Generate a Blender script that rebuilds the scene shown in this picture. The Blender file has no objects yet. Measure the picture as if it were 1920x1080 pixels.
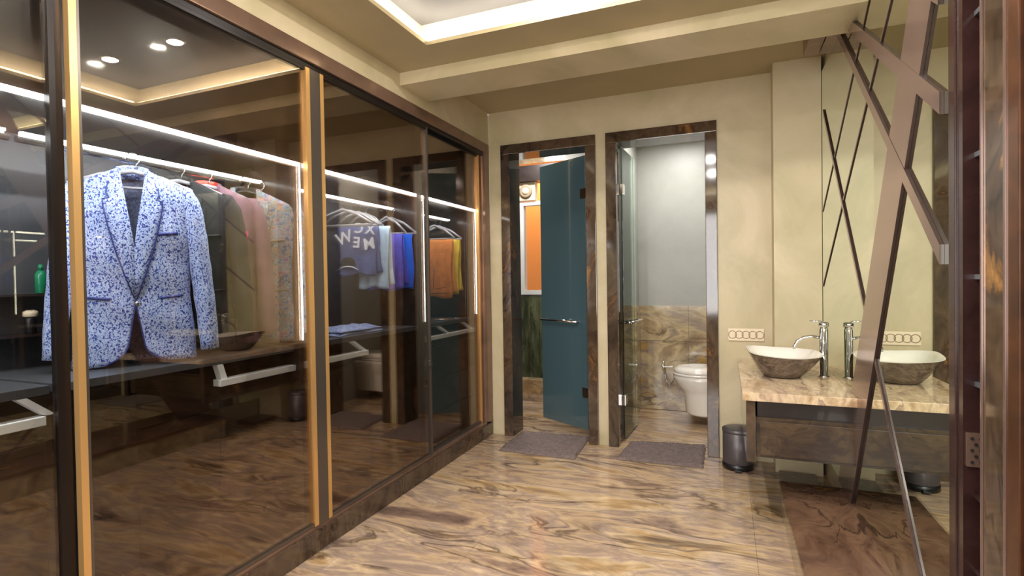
import bpy, bmesh, math, random
from mathutils import Vector, Matrix
random.seed(7)
SC = bpy.context.scene
COL = SC.collection
PI = math.pi

# ------------------------------------------------------------------ camera
cam_d = bpy.data.cameras.new('camera'); cam = bpy.data.objects.new('camera', cam_d); COL.objects.link(cam)
F = 987.0
Yc = Vector((400, 22, -F)).normalized()
Xc = Vector((2432, 22, F)); Xc = (Xc - Xc.dot(Yc) * Yc).normalized()
Zc = Xc.cross(Yc)
R = Matrix((Xc, Yc, Zc))
cam.matrix_world = Matrix.Translation((0, 0, 1.25)) @ R.to_4x4()
cam_d.sensor_fit = 'HORIZONTAL'; cam_d.sensor_width = 36.0; cam_d.lens = 36.0 * F / 1920.0
cam_d.clip_start = 0.05
SC.camera = cam

# ------------------------------------------------------------------ world, exposure, lights
w = bpy.data.worlds.new('world'); SC.world = w; w.use_nodes = True
w.node_tree.nodes['Background'].inputs[0].default_value = (0.75, 0.85, 1.0, 1)
w.node_tree.nodes['Background'].inputs[1].default_value = 1.0
vs = SC.view_settings
vs.view_transform = 'Standard'; vs.look = 'None'; vs.gamma = 1.0; vs.use_curve_mapping = False
vs.exposure = 0.22

def area(name, loc, size, power, color, direction, sy=None, spread=None):
    l = bpy.data.lights.new(name, 'AREA'); l.energy = power; l.color = color
    l.size = size
    if sy: l.shape = 'RECTANGLE'; l.size_y = sy
    else: l.shape = 'DISK'
    if spread: l.spread = spread
    o = bpy.data.objects.new(name, l); COL.objects.link(o); o.location = loc
    z = -Vector(direction).normalized()
    if abs(z.y) < 0.5: y = (Vector((0, 1, 0)) - z * z.y).normalized()
    else: y = (Vector((0, 0, 1)) - z * z.z).normalized()
    o.rotation_euler = Matrix((y.cross(z), y, z)).transposed().to_euler()
    return o
WARM = (1.0, 0.86, 0.66)
NEUT = (1.0, 0.95, 0.90)
# downlights of the room (their fittings are built further down at the same spots)
DOWN = [(-0.72, 2.05, 2.618), (-0.72, 1.2, 2.618), (-0.72, 0.3, 2.618), (-0.15, 2.05, 2.618), (-0.15, 1.2, 2.618), (-0.15, 0.3, 2.618)]
for i, p in enumerate(DOWN):
    area('downlight_lamp', (p[0], p[1], p[2] - 0.012), 0.07, 13, NEUT, (0, 0, -1))
# lamps of the wardrobe light strips (strip meshes sit at the same places)
for (a, b_) in ((-1.4, -0.3), (-0.3, 0.955), (0.955, 1.93), (1.93, 3.02), (3.02, 3.80)):
    area('wardrobe_strip_lamp', (-1.852, (a + b_) / 2, 1.79), 0.012, 8 * (b_ - a), (0.90, 0.95, 1.0), (-0.55, 0, -1), b_ - a - 0.03)
    area('wardrobe_rail_lamp', (-2.13, (a + b_) / 2, 1.80), 0.012, 3 * (b_ - a), (0.90, 0.95, 1.0), (-0.4, 0, -1), b_ - a - 0.03)
# added fill light behind the camera, standing for no known source
area('rear_fill_light', (-0.6, -1.42, 1.45), 1.5, 60, (1.0, 0.97, 0.94), (0, 1, 0.0), 1.6)
# toilet room and shower room ceiling lamps
area('toilet_room_lamp', (-0.35, 4.55, 2.485), 0.35, 15, (1.0, 0.97, 0.94), (0, 0, -1))
area('shower_room_lamp', (-1.75, 4.6, 2.63), 0.3, 26, (1.0, 0.97, 0.92), (0, 0, -1))
area('outdoor_daylight', (-2.1, 5.75, 2.9), 0.7, 30, (1, 0.97, 0.92), (0, 0.6, -1.0), 0.4)

# ------------------------------------------------------------------ helpers
def lin(c):
    c /= 255.0
    return c / 12.92 if c <= 0.04045 else ((c + 0.055) / 1.055) ** 2.4
def S(r, g, b): return (lin(r), lin(g), lin(b), 1)

def new_mat(name):
    m = bpy.data.materials.new(name); m.use_nodes = True
    nt = m.node_tree; b = nt.nodes['Principled BSDF']
    return m, nt, b
def plain(name, col, rough=0.5, metal=0.0, bump=0.0, bscale=80, var=0.0, vscale=6.0, coat=0.0):
    m, nt, b = new_mat(name)
    b.inputs['Base Color'].default_value = col
    b.inputs['Roughness'].default_value = rough; b.inputs['Metallic'].default_value = metal
    if coat: b.inputs['Coat Weight'].default_value = coat; b.inputs['Coat Roughness'].default_value = 0.05
    tc = nt.nodes.new('ShaderNodeTexCoord')
    if var:
        n = nt.nodes.new('ShaderNodeTexNoise'); n.inputs['Scale'].default_value = vscale; n.inputs['Detail'].default_value = 5
        n.inputs['Distortion'].default_value = 0.8
        nt.links.new(tc.outputs['Object'], n.inputs['Vector'])
        r = nt.nodes.new('ShaderNodeValToRGB')
        r.color_ramp.elements[0].position = 0.3; r.color_ramp.elements[1].position = 0.7
        r.color_ramp.elements[0].color = tuple(c * (1 - var) for c in col[:3]) + (1,)
        r.color_ramp.elements[1].color = tuple(min(1, c * (1 + var)) for c in col[:3]) + (1,)
        nt.links.new(n.outputs['Fac'], r.inputs['Fac']); nt.links.new(r.outputs['Color'], b.inputs['Base Color'])
    if bump:
        n = nt.nodes.new('ShaderNodeTexNoise'); n.inputs['Scale'].default_value = bscale; n.inputs['Detail'].default_value = 4
        nt.links.new(tc.outputs['Object'], n.inputs['Vector'])
        bp = nt.nodes.new('ShaderNodeBump'); bp.inputs['Strength'].default_value = bump; bp.inputs['Distance'].default_value = 0.01
        nt.links.new(n.outputs['Fac'], bp.inputs['Height']); nt.links.new(bp.outputs['Normal'], b.inputs['Normal'])
    return m
def emis(name, col, strength):
    m, nt, b = new_mat(name)
    b.inputs['Base Color'].default_value = (0, 0, 0, 1)
    b.inputs['Emission Color'].default_value = col; b.inputs['Emission Strength'].default_value = strength
    return m

def marble(name, stops, scale, stretch, vein=S(60, 45, 40), rough=0.1, veinw=0.012, distort=1.6, vscale=1.0, bandmix=1.0, rot=(0, 0, 0), spec=0.5):
    """flowing stone: stretched noise bands with thin dark veins, in world coordinates so slabs run on"""
    m, nt, b = new_mat(name); N = nt.nodes; L = nt.links
    b.inputs['Roughness'].default_value = rough
    b.inputs['Specular IOR Level'].default_value = spec
    geo = N.new('ShaderNodeNewGeometry')
    mp = N.new('ShaderNodeMapping'); mp.inputs['Scale'].default_value = stretch; mp.inputs['Rotation'].default_value = rot
    L.new(geo.outputs['Position'], mp.inputs['Vector'])
    # warp
    wn = N.new('ShaderNodeTexNoise'); wn.inputs['Scale'].default_value = scale * 0.55; wn.inputs['Detail'].default_value = 3
    L.new(mp.outputs['Vector'], wn.inputs['Vector'])
    sub = N.new('ShaderNodeVectorMath'); sub.operation = 'SUBTRACT'; sub.inputs[1].default_value = (0.5, 0.5, 0.5)
    L.new(wn.outputs['Color'], sub.inputs[0])
    sc = N.new('ShaderNodeVectorMath'); sc.operation = 'SCALE'; sc.inputs['Scale'].default_value = distort
    L.new(sub.outputs[0], sc.inputs[0])
    add = N.new('ShaderNodeVectorMath'); add.operation = 'ADD'
    L.new(mp.outputs['Vector'], add.inputs[0]); L.new(sc.outputs[0], add.inputs[1])
    n1 = N.new('ShaderNodeTexNoise'); n1.inputs['Scale'].default_value = scale; n1.inputs['Detail'].default_value = 9
    n1.inputs['Roughness'].default_value = 0.62
    L.new(add.outputs[0], n1.inputs['Vector'])
    r = N.new('ShaderNodeValToRGB'); cr = r.color_ramp
    while len(cr.elements) < len(stops): cr.elements.new(0.5)
    for e, (p, c) in zip(cr.elements, stops): e.position = p; e.color = c
    L.new(n1.outputs['Fac'], r.inputs['Fac'])
    # fine streaks
    mp2 = N.new('ShaderNodeMapping'); mp2.inputs['Scale'].default_value = (1, 2.2, 2.2)
    L.new(add.outputs[0], mp2.inputs['Vector'])
    n3 = N.new('ShaderNodeTexNoise'); n3.inputs['Scale'].default_value = scale * 4; n3.inputs['Detail'].default_value = 6
    L.new(mp2.outputs['Vector'], n3.inputs['Vector'])
    mr3 = N.new('ShaderNodeMapRange'); mr3.inputs[1].default_value = 0.3; mr3.inputs[2].default_value = 0.7; mr3.inputs[3].default_value = 0.78; mr3.inputs[4].default_value = 1.14
    L.new(n3.outputs['Fac'], mr3.inputs[0])
    mul = N.new('ShaderNodeMix'); mul.data_type = 'RGBA'; mul.blend_type = 'MULTIPLY'; mul.inputs[0].default_value = bandmix
    L.new(r.outputs['Color'], mul.inputs[6]); L.new(mr3.outputs[0], mul.inputs[7])
    # veins
    n2 = N.new('ShaderNodeTexNoise'); n2.inputs['Scale'].default_value = scale * vscale; n2.inputs['Detail'].default_value = 5
    n2.inputs['Distortion'].default_value = 0.5
    off = N.new('ShaderNodeVectorMath'); off.operation = 'ADD'; off.inputs[1].default_value = (13.1, 4.7, 8.3)
    L.new(add.outputs[0], off.inputs[0]); L.new(off.outputs[0], n2.inputs['Vector'])
    s = N.new('ShaderNodeMath'); s.operation = 'SUBTRACT'; s.inputs[1].default_value = 0.5; L.new(n2.outputs['Fac'], s.inputs[0])
    a = N.new('ShaderNodeMath'); a.operation = 'ABSOLUTE'; L.new(s.outputs[0], a.inputs[0])
    mr = N.new('ShaderNodeMapRange'); mr.inputs[1].default_value = 0.0; mr.inputs[2].default_value = veinw; mr.inputs[3].default_value = 0.75; mr.inputs[4].default_value = 0.0
    L.new(a.outputs[0], mr.inputs[0])
    # veins fade in and out
    n4 = N.new('ShaderNodeTexNoise'); n4.inputs['Scale'].default_value = scale * 0.8; L.new(mp.outputs['Vector'], n4.inputs['Vector'])
    mr4 = N.new('ShaderNodeMapRange'); mr4.inputs[1].default_value = 0.40; mr4.inputs[2].default_value = 0.55
    L.new(n4.outputs['Fac'], mr4.inputs[0])
    mm = N.new('ShaderNodeMath'); mm.operation = 'MULTIPLY'; L.new(mr.outputs[0], mm.inputs[0]); L.new(mr4.outputs[0], mm.inputs[1])
    mix = N.new('ShaderNodeMix'); mix.data_type = 'RGBA'; mix.inputs[7].default_value = vein
    L.new(mm.outputs[0], mix.inputs[0]); L.new(mul.outputs[2], mix.inputs[6])
    L.new(mix.outputs[2], b.inputs['Base Color'])
    return m

def glass(name, tint, refl_col, base, power=1.0, rough=0.0):
    """coated sheet glass: part mirror, part see-through"""
    m, nt, b = new_mat(name); N = nt.nodes; L = nt.links
    N.remove(b)
    out = [n for n in N if n.type == 'OUTPUT_MATERIAL'][0]
    tr = N.new('ShaderNodeBsdfTransparent'); tr.inputs[0].default_value = tint
    gl = N.new('ShaderNodeBsdfGlossy'); gl.inputs[0].default_value = refl_col; gl.inputs['Roughness'].default_value = rough
    fr = N.new('ShaderNodeFresnel'); fr.inputs[0].default_value = 1.5
    mr = N.new('ShaderNodeMapRange'); mr.inputs[1].default_value = 0; mr.inputs[2].default_value = 1
    mr.inputs[3].default_value = base; mr.inputs[4].default_value = min(1.0, base + power)
    L.new(fr.outputs[0], mr.inputs[0])
    mx = N.new('ShaderNodeMixShader')
    L.new(mr.outputs[0], mx.inputs[0]); L.new(tr.outputs[0], mx.inputs[1]); L.new(gl.outputs[0], mx.inputs[2])
    L.new(mx.outputs[0], out.inputs[0])
    return m

def print_fabric(name, stops, scale, detail=2.0, rough=0.85, distort=0.6):
    m, nt, b = new_mat(name); N = nt.nodes; L = nt.links
    b.inputs['Roughness'].default_value = rough; b.inputs['Sheen Weight'].default_value = 0.15
    tc = N.new('ShaderNodeTexCoord')
    n = N.new('ShaderNodeTexNoise'); n.inputs['Scale'].default_value = scale; n.inputs['Detail'].default_value = detail; n.inputs['Distortion'].default_value = distort
    L.new(tc.outputs['Object'], n.inputs['Vector'])
    r = N.new('ShaderNodeValToRGB'); cr = r.color_ramp; cr.interpolation = 'CONSTANT'
    while len(cr.elements) < len(stops): cr.elements.new(0.5)
    for e, (p, c) in zip(cr.elements, stops): e.position = p; e.color = c
    L.new(n.outputs['Fac'], r.inputs['Fac']); L.new(r.outputs['Color'], b.inputs['Base Color'])
    return m

def box(bm, x0, x1, y0, y1, z0, z1, bev=0.0):
    vs_ = [bm.verts.new((x, y, z)) for x in (x0, x1) for y in (y0, y1) for z in (z0, z1)]
    idx = [(0, 1, 3, 2), (4, 6, 7, 5), (0, 4, 5, 1), (2, 3, 7, 6), (0, 2, 6, 4), (1, 5, 7, 3)]
    fs = [bm.faces.new([vs_[i] for i in f]) for f in idx]
    if bev:
        es = set(e for f in fs for e in f.edges)
        bmesh.ops.bevel(bm, geom=list(es), offset=bev, segments=2, affect='EDGES', profile=0.7)
    return bm
def prism(bm, pts, x0, x1):
    """polygon in (y,z) extruded along x"""
    a = [bm.verts.new((x0, p[0], p[1])) for p in pts]; b = [bm.verts.new((x1, p[0], p[1])) for p in pts]
    n = len(pts); bm.faces.new(a); bm.faces.new(b[::-1])
    for i in range(n): bm.faces.new((a[i], b[i], b[(i + 1) % n], a[(i + 1) % n]))
def tube(bm, pts, rad, seg=10, cap=True, flat=1.0):
    pts = [Vector(p) for p in pts]; rings = []
    up = None
    for i, p in enumerate(pts):
        t = (pts[min(i + 1, len(pts) - 1)] - pts[max(i - 1, 0)]).normalized()
        if up is None:
            up = Vector((0, 0, 1)) if abs(t.z) < 0.9 else Vector((1, 0, 0))
        u = t.cross(up).normalized(); v = u.cross(t).normalized(); up = v
        r = rad[i] if isinstance(rad, (list, tuple)) else rad
        rings.append([bm.verts.new(p + (u * math.cos(2 * PI * k / seg) + v * flat * math.sin(2 * PI * k / seg)) * r) for k in range(seg)])
    for a, b in zip(rings, rings[1:]):
        for k in range(seg): bm.faces.new((a[k], a[(k + 1) % seg], b[(k + 1) % seg], b[k]))
    if cap: bm.faces.new(rings[0][::-1]); bm.faces.new(rings[-1])
def lathe(bm, prof, c=(0, 0, 0), seg=28, warp=None):
    rings = []
    for r, z in prof:
        ring = []
        for k in range(seg):
            a = 2 * PI * k / seg
            x, y, zz = r * math.cos(a), r * math.sin(a), z
            if warp: x, y, zz = warp(x, y, zz, a)
            ring.append(bm.verts.new((c[0] + x, c[1] + y, c[2] + zz)))
        rings.append(ring)
    for a, b in zip(rings, rings[1:]):
        for k in range(seg): bm.faces.new((a[k], a[(k + 1) % seg], b[(k + 1) % seg], b[k]))
    bm.faces.new(rings[0][::-1]); bm.faces.new(rings[-1])
def cyl(bm, c, r, axis, l, seg=20):
    a = Vector(c); d = Vector(axis) * l
    tube(bm, [a, a + d], r, seg)

def obj(name, bm, m, parent=None, smooth=False, solid=0.0, sub=0):
    bmesh.ops.recalc_face_normals(bm, faces=bm.faces)
    me = bpy.data.meshes.new(name); bm.to_mesh(me); bm.free()
    o = bpy.data.objects.new(name, me); COL.objects.link(o)
    if m: me.materials.append(m)
    if smooth:
        for p in me.polygons: p.use_smooth = True
    if solid:
        md = o.modifiers.new('solid', 'SOLIDIFY'); md.thickness = solid; md.offset = 0
    if sub:
        md = o.modifiers.new('sub', 'SUBSURF'); md.levels = sub; md.render_levels = sub
    if parent: o.parent = parent
    return o
def B(name, m, parent, *a, bev=0.0):
    """one box as one object; coordinates given in world space, the mesh is stored about its parent's origin"""
    bm = bmesh.new(); box(bm, *a, bev=bev)
    if parent is not None:
        bmesh.ops.translate(bm, verts=bm.verts, vec=-world(parent))
    return obj(name, bm, m, parent)
def world(o):
    v = Vector(o.location)
    while o.parent: o = o.parent; v += Vector(o.location)
    return v
def W(name, bm, m, parent, **k):
    """mesh given in world space under a parent with a plain location"""
    if parent is not None: bmesh.ops.translate(bm, verts=bm.verts, vec=-world(parent))
    return obj(name, bm, m, parent, **k)
def thing(name, label, cat, loc=(0, 0, 0), group=None, rot=0.0):
    o = bpy.data.objects.new(name, None); COL.objects.link(o); o.location = loc; o.rotation_euler = (0, 0, rot)
    o.empty_display_size = 0.1
    o['label'] = label; o['category'] = cat
    if group: o['group'] = group
    return o
def tag(o, label, cat, group=None):
    o['label'] = label; o['category'] = cat
    if group: o['group'] = group
    return o
def struct(o, label=None, cat=None):
    o['kind'] = 'structure'
    if label: o['label'] = label
    if cat: o['category'] = cat
    return o
def sroot(name, label, loc=(0, 0, 0)):
    o = bpy.data.objects.new(name, None); COL.objects.link(o); o.location = loc
    o['kind'] = 'structure'; o['label'] = label; o['category'] = name.split('_')[0]
    return o

# ------------------------------------------------------------------ materials
def plaster(name, c0, c1, rough=0.38):
    m, nt, b = new_mat(name); N = nt.nodes; L = nt.links
    geo = N.new('ShaderNodeNewGeometry')
    n = N.new('ShaderNodeTexNoise'); n.inputs['Scale'].default_value = 1.7; n.inputs['Detail'].default_value = 8; n.inputs['Distortion'].default_value = 1.2; n.inputs['Roughness'].default_value = 0.6
    L.new(geo.outputs['Position'], n.inputs['Vector'])
    r = N.new('ShaderNodeValToRGB'); r.color_ramp.elements[0].position = 0.32; r.color_ramp.elements[1].position = 0.68
    r.color_ramp.elements[0].color = c0; r.color_ramp.elements[1].color = c1
    L.new(n.outputs['Fac'], r.inputs['Fac']); L.new(r.outputs['Color'], b.inputs['Base Color'])
    mr = N.new('ShaderNodeMapRange'); mr.inputs[3].default_value = rough - 0.12; mr.inputs[4].default_value = rough + 0.15
    L.new(n.outputs['Fac'], mr.inputs[0]); L.new(mr.outputs[0], b.inputs['Roughness'])
    bp = N.new('ShaderNodeBump'); bp.inputs['Strength'].default_value = 0.12; bp.inputs['Distance'].default_value = 0.02
    n2 = N.new('ShaderNodeTexNoise'); n2.inputs['Scale'].default_value = 9; n2.inputs['Detail'].default_value = 5
    L.new(geo.outputs['Position'], n2.inputs['Vector']); L.new(n2.outputs['Fac'], bp.inputs['Height']); L.new(bp.outputs['Normal'], b.inputs['Normal'])
    return m
M = {}
M['wall'] = plaster('olive_plaster', S(182, 170, 132), S(210, 194, 162))
M['ceil'] = plaster('ceiling_plaster', S(166, 150, 114), S(176, 160, 124), 0.5)
M['ceil_side'] = plain('recess_side_painted_glow', S(226, 218, 198), 0.8)  # side colour lightened to imitate the bright band of the strip
M['ceil_in'] = plain('recess_top_dimmed', S(96, 97, 108), 0.8)  # top colour darkened to imitate the dimmer light beyond that band
M['grey_wall'] = plaster('grey_plaster', S(150, 150, 144), S(162, 162, 154), 0.4)
M['floor'] = marble('floor_marble', [(0.30, S(92, 74, 66)), (0.40, S(146, 120, 102)), (0.46, S(186, 158, 124)), (0.51, S(152, 130, 116)), (0.57, S(194, 168, 134)), (0.63, S(170, 138, 96)), (0.72, S(126, 106, 100))],
                    2.1, (0.62, 1.9, 1.0), vein=S(66, 48, 42), rough=0.13, veinw=0.03, distort=0.85, rot=(0, 0, math.radians(8)))
M['wmarble'] = marble('wall_marble', [(0.26, S(96, 78, 62)), (0.40, S(150, 128, 98)), (0.48, S(186, 166, 128)), (0.55, S(150, 134, 118)), (0.64, S(176, 142, 78)), (0.76, S(128, 108, 96))],
                      1.7, (1.0, 1.0, 1.9), vein=S(66, 50, 36), rough=0.12, veinw=0.02, distort=1.6, rot=(0, math.radians(18), 0))
M['cmarble'] = marble('counter_marble', [(0.28, S(142, 112, 86)), (0.42, S(188, 158, 122)), (0.52, S(222, 198, 164)), (0.62, S(178, 150, 128)), (0.75, S(216, 184, 136))],
                      3.0, (2.2, 0.8, 1.0), vein=S(110, 84, 66), rough=0.12, veinw=0.015, distort=0.8)
M['gmarble'] = marble('green_marble', [(0.3, S(36, 40, 30)), (0.5, S(78, 84, 62)), (0.7, S(120, 122, 92))], 3.0, (2.5, 1, 0.5), vein=S(24, 26, 20), rough=0.12)
M['dmarble'] = marble('dark_brown_marble', [(0.28, S(36, 26, 20)), (0.42, S(66, 52, 42)), (0.54, S(90, 72, 56)), (0.60, S(66, 48, 38)), (0.67, S(150, 108, 58))],
                      3.2, (1, 1, 0.6), vein=S(26, 16, 12), rough=0.07, veinw=0.02, distort=1.0, spec=0.7)
M['pmarble'] = marble('platform_marble', [(0.28, S(62, 42, 32)), (0.42, S(100, 74, 58)), (0.54, S(118, 90, 70)), (0.62, S(84, 60, 48)), (0.70, S(168, 124, 66))], 2.6, (1, 0.6, 1), vein=S(40, 26, 20), rough=0.07, veinw=0.02, spec=0.6)
M['vmarble'] = marble('vanity_stone', [(0.28, S(30, 22, 16)), (0.45, S(58, 44, 34)), (0.58, S(84, 66, 46)), (0.72, S(52, 40, 32))], 3.0, (1, 1, 1.4), vein=S(22, 16, 12), rough=0.3, spec=0.4)
M['bronze'] = plain('bronze_cladding', S(132, 106, 90), 0.16, 0.5, var=0.18, vscale=5)
M['dwood'] = plain('dark_wood', S(44, 33, 30), 0.3, 0.0, var=0.25, vscale=9, coat=0.25)
M['redwood'] = plain('reddish_wood', S(50, 30, 28), 0.25, 0.0, var=0.3, vscale=12, coat=0.4)
M['bwood'] = plain('brown_wood', S(72, 40, 20), 0.35, 0.0, var=0.4, vscale=10, coat=0.3)
M['back'] = plain('wardrobe_back', S(58, 60, 66), 0.45, var=0.12, vscale=3)
M['shelf'] = plain('wardrobe_shelf_laminate', S(78, 80, 84), 0.3)
M['lid'] = plain('pale_lacquer', S(240, 243, 246), 0.35)
M['gold'] = plain('gold_anodised', S(232, 184, 118), 0.3, 0.7)
M['goldd'] = plain('grey_anodised', S(112, 104, 98), 0.3, 0.8)
M['blackm'] = plain('black_anodised', S(34, 28, 26), 0.3, 0.5)
M['chrome'] = plain('chrome', S(225, 225, 225), 0.06, 1.0)
M['steel'] = plain('satin_steel', S(170, 170, 168), 0.25, 1.0)
M['mirror'] = plain('mirror_silver', S(232, 240, 226), 0.0, 1.0)
M['bar'] = plain('tinted_mirror_bar', S(158, 134, 124), 0.16, 0.7, var=0.05)
M['bar_side'] = plain('bar_side_dark', S(58, 44, 40), 0.25, 0.3)
M['ceramic'] = plain('white_ceramic', S(238, 232, 222), 0.08, coat=0.5)
M['ivory'] = plain('ivory_plastic', S(232, 214, 184), 0.35)
M['ivory_d'] = plain('ivory_dark', S(150, 132, 108), 0.5)  # darker ivory for the rings
M['basin_out'] = marble('basin_stone', [(0.3, S(60, 50, 44)), (0.5, S(112, 98, 86)), (0.7, S(150, 136, 120))], 5, (1, 1, 1.6), vein=S(40, 32, 28), rough=0.2, rot=(0.4, 0.5, 0))
M['binp'] = plain('bin_grey', S(86, 80, 82), 0.35, 0.3)
M['binb'] = plain('bin_black', S(26, 24, 26), 0.3)
M['mat'] = plain('mat_pile', S(116, 101, 97), 0.95, bump=1.0, bscale=90, var=0.25, vscale=40)
M['led'] = emis('led_white', (0.88, 0.94, 1.0, 1), 14)
M['cove'] = emis('cove_strip', (1.0, 0.88, 0.62, 1), 26)
M['lampface'] = emis('lamp_face', (1.0, 0.85, 0.7, 1), 30)
M['wglass'] = glass('bronze_coated_glass', (0.86, 0.85, 0.82, 1), (0.78, 0.66, 0.57, 1), 0.095, 0.42)
M['clear'] = glass('clear_glass', (0.93, 0.97, 0.95, 1), (0.9, 0.95, 0.92, 1), 0.02, 0.95)
M['teal'] = plain('teal_painted_reflection', S(74, 98, 106), 0.16, coat=1.0)  # opaque teal paints in the reflection on dark tinted glass
M['rim'] = plain('glass_edge_green', S(96, 170, 140), 0.2)
M['orange'] = plain('orange_render', S(226, 128, 52), 0.8)
M['white'] = plain('white_upvc', S(226, 226, 222), 0.4)
M['blue_floral'] = print_fabric('blue_floral', [(0.0, S(30, 44, 120)), (0.40, S(64, 96, 176)), (0.47, S(184, 196, 226)), (0.57, S(104, 138, 204)), (0.64, S(190, 200, 226)), (0.72, S(40, 58, 140))], 135)
M['multi_floral'] = print_fabric('multi_floral', [(0.0, S(30, 50, 90)), (0.38, S(70, 104, 140)), (0.44, S(150, 158, 156)), (0.49, S(72, 104, 108)), (0.54, S(176, 122, 60)), (0.58, S(120, 140, 170)), (0.64, S(150, 62, 48)), (0.70, S(60, 92, 150))], 45)
M['navy'] = plain('navy_satin', S(34, 50, 128), 0.5)
M['lining'] = print_fabric('lining', [(0.0, S(52, 56, 78)), (0.5, S(72, 78, 104))], 90)
M['charcoal'] = plain('charcoal_wool', S(32, 33, 36), 0.9, var=0.12, vscale=30, bump=0.2, bscale=300)
M['mauve'] = plain('mauve_wool', S(112, 82, 94), 0.85, var=0.12, vscale=20, bump=0.2, bscale=300)
M['plum'] = plain('plum_satin', S(70, 40, 56), 0.5)
M['pink'] = plain('pink_silk', S(214, 70, 120), 0.5)
M['red'] = plain('red_satin', S(236, 70, 50), 0.5)
M['tan'] = plain('tan_lining', S(120, 104, 84), 0.8)
M['navyd'] = plain('navy_denim', S(78, 92, 146), 0.9, var=0.3, vscale=14, bump=0.3, bscale=60)
M['paleblue'] = plain('pale_blue_cotton', S(176, 200, 220), 0.9, var=0.15, vscale=20, bump=0.3, bscale=40)
M['violet'] = plain('violet_cotton', S(86, 84, 190), 0.9, var=0.25, vscale=14, bump=0.3, bscale=40)
M['royal'] = plain('royal_blue_cotton', S(20, 92, 210), 0.9, var=0.15, vscale=14)
M['rust'] = plain('rust_corduroy', S(196, 120, 60), 0.9, var=0.18, vscale=12, bump=0.4, bscale=60)
M['mustard'] = plain('mustard_cotton', S(206, 176, 60), 0.9, var=0.15, vscale=12)
M['print'] = plain('white_print', S(226, 230, 240), 0.8)
M['dark_print'] = plain('dark_print', S(22, 22, 30), 0.8)
M['hanger'] = plain('hanger_plastic', S(150, 150, 156), 0.3)
M['hangerb'] = plain('hanger_black', S(28, 28, 30), 0.3)
M['green_b'] = plain('green_bottle', S(16, 120, 84), 0.15)
M['black'] = plain('black_matte', S(14, 13, 14), 0.7)

# ------------------------------------------------------------------ room shell
# floor: bed plus polished slabs, joints at the places the glass reflection shows
fl = B('floor', M['binb'], None, -2.45, 0.9, -1.5, 5.3, -0.12, -0.02); struct(fl, 'polished beige and brown veined marble floor', 'floor')
xs = [-2.45, -1.102, 0.12, 0.9]; ys = [-1.5, -0.1, 1.25, 2.6, 3.95, 5.3]
g = 0.0006
for i in range(3):
    for j in range(5):
        B('marble_slab', M['floor'], fl, xs[i] + g, xs[i + 1] - g, ys[j] + g, ys[j + 1] - g, -0.02, 0.0)
BY = 3.88
wb = sroot('wall_back', 'olive polished plaster wall with two stone-framed doorways', (0, 0, 0))
H2 = 2.66
W1, W2 = 3.89, 4.07
for (a, b_, c, d) in ((-1.76, -1.64, 0, H2), (-0.89, -0.80, 0, H2), (-0.055, 0.6, 0, H2), (-1.64, -0.89, 2.305, H2), (-0.80, -0.055, 2.305, H2)):
    B('wall_panel', M['wall'], wb, a, b_, W1, W2, c, d)
B('pilaster', M['wall'], wb, 0.287, 0.553, 3.72, W1, 0, 2.589)
# bulkhead above the wardrobe, left wall
wl = sroot('wall_left', 'olive plaster bulkhead above the glass wardrobe')
B('bulkhead', M['wall'], wl, -1.90, -1.762, -1.5, 3.88, 2.337, H2)
B('wall_panel', M['black'], wl, -2.5, -2.45, -1.5, 5.3, 0, H2)
wr = sroot('wall_right', 'plaster wall behind the mirror and dark shelving')
B('wall_panel', M['wall'], wr, 0.575, 0.62, 1.80, 3.89, 0, H2)
B('wall_panel', M['dwood'], wr, 0.94, 0.98, -1.5, 1.80, 0, H2)
wf = sroot('wall_front', 'wall behind the camera with a wide opening added for the fill light')
for a in ((-2.45, -1.45, 0, H2), (0.25, 0.94, 0, H2), (-1.45, 0.25, 0, 0.6), (-1.45, 0.25, 2.3, H2)):  # unseen opening added behind the fill light
    B('wall_panel', M['wall'], wf, a[0], a[1], -1.56, -1.5, a[2], a[3])
# ceiling: border, recess with hidden light strip, beam, rear part
ce = sroot('ceiling', 'olive plaster ceiling with a lit recess', (0, 0, 0))
CX0, CX1, CY0, CY1, CZ = -1.427, 0.16, -0.7, 2.39, 2.473
B('ceiling_border', M['ceil'], ce, -1.762, CX0, -1.5, 2.66, CZ, CZ + 0.02)
B('ceiling_border', M['ceil'], ce, CX1, 0.94, -1.5, 2.66, CZ, CZ + 0.02)
B('ceiling_border', M['ceil'], ce, CX0, CX1, CY1, 2.66, CZ, CZ + 0.02)
B('ceiling_border', M['ceil'], ce, CX0, CX1, -1.5, CY0, CZ, CZ + 0.02)
o_ = 0.075
B('recess_top', M['ceil_in'], ce, CX0 - o_, CX1 + o_, CY0 - o_, CY1 + o_, 2.62, 2.65)
B('recess_side', M['ceil_side'], ce, CX0 - o_ - 0.02, CX0 - o_, CY0 - o_, CY1 + o_, CZ + 0.02, 2.62)
B('recess_side', M['ceil_side'], ce, CX1 + o_, CX1 + o_ + 0.02, CY0 - o_, CY1 + o_, CZ + 0.02, 2.62)
B('recess_side', M['ceil_side'], ce, CX0 - o_, CX1 + o_, CY1 + o_, CY1 + o_ + 0.02, CZ + 0.02, 2.62)
B('recess_side', M['ceil_side'], ce, CX0 - o_, CX1 + o_, CY0 - o_ - 0.02, CY0 - o_, CZ + 0.02, 2.62)
for s in ((CX0 - 0.045, CX0 - 0.02, CY0, CY1), (CX1 + 0.02, CX1 + 0.045, CY0, CY1), (CX0, CX1, CY1 + 0.02, CY1 + 0.045), (CX0, CX1, CY0 - 0.045, CY0 - 0.02)):
    B('light_strip', M['cove'], ce, s[0], s[1], s[2], s[3], CZ + 0.022, CZ + 0.032)
B('ceiling_beam', M['wall'], ce, -1.762, 0.575, 2.643, 2.95, 2.40, H2)
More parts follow.
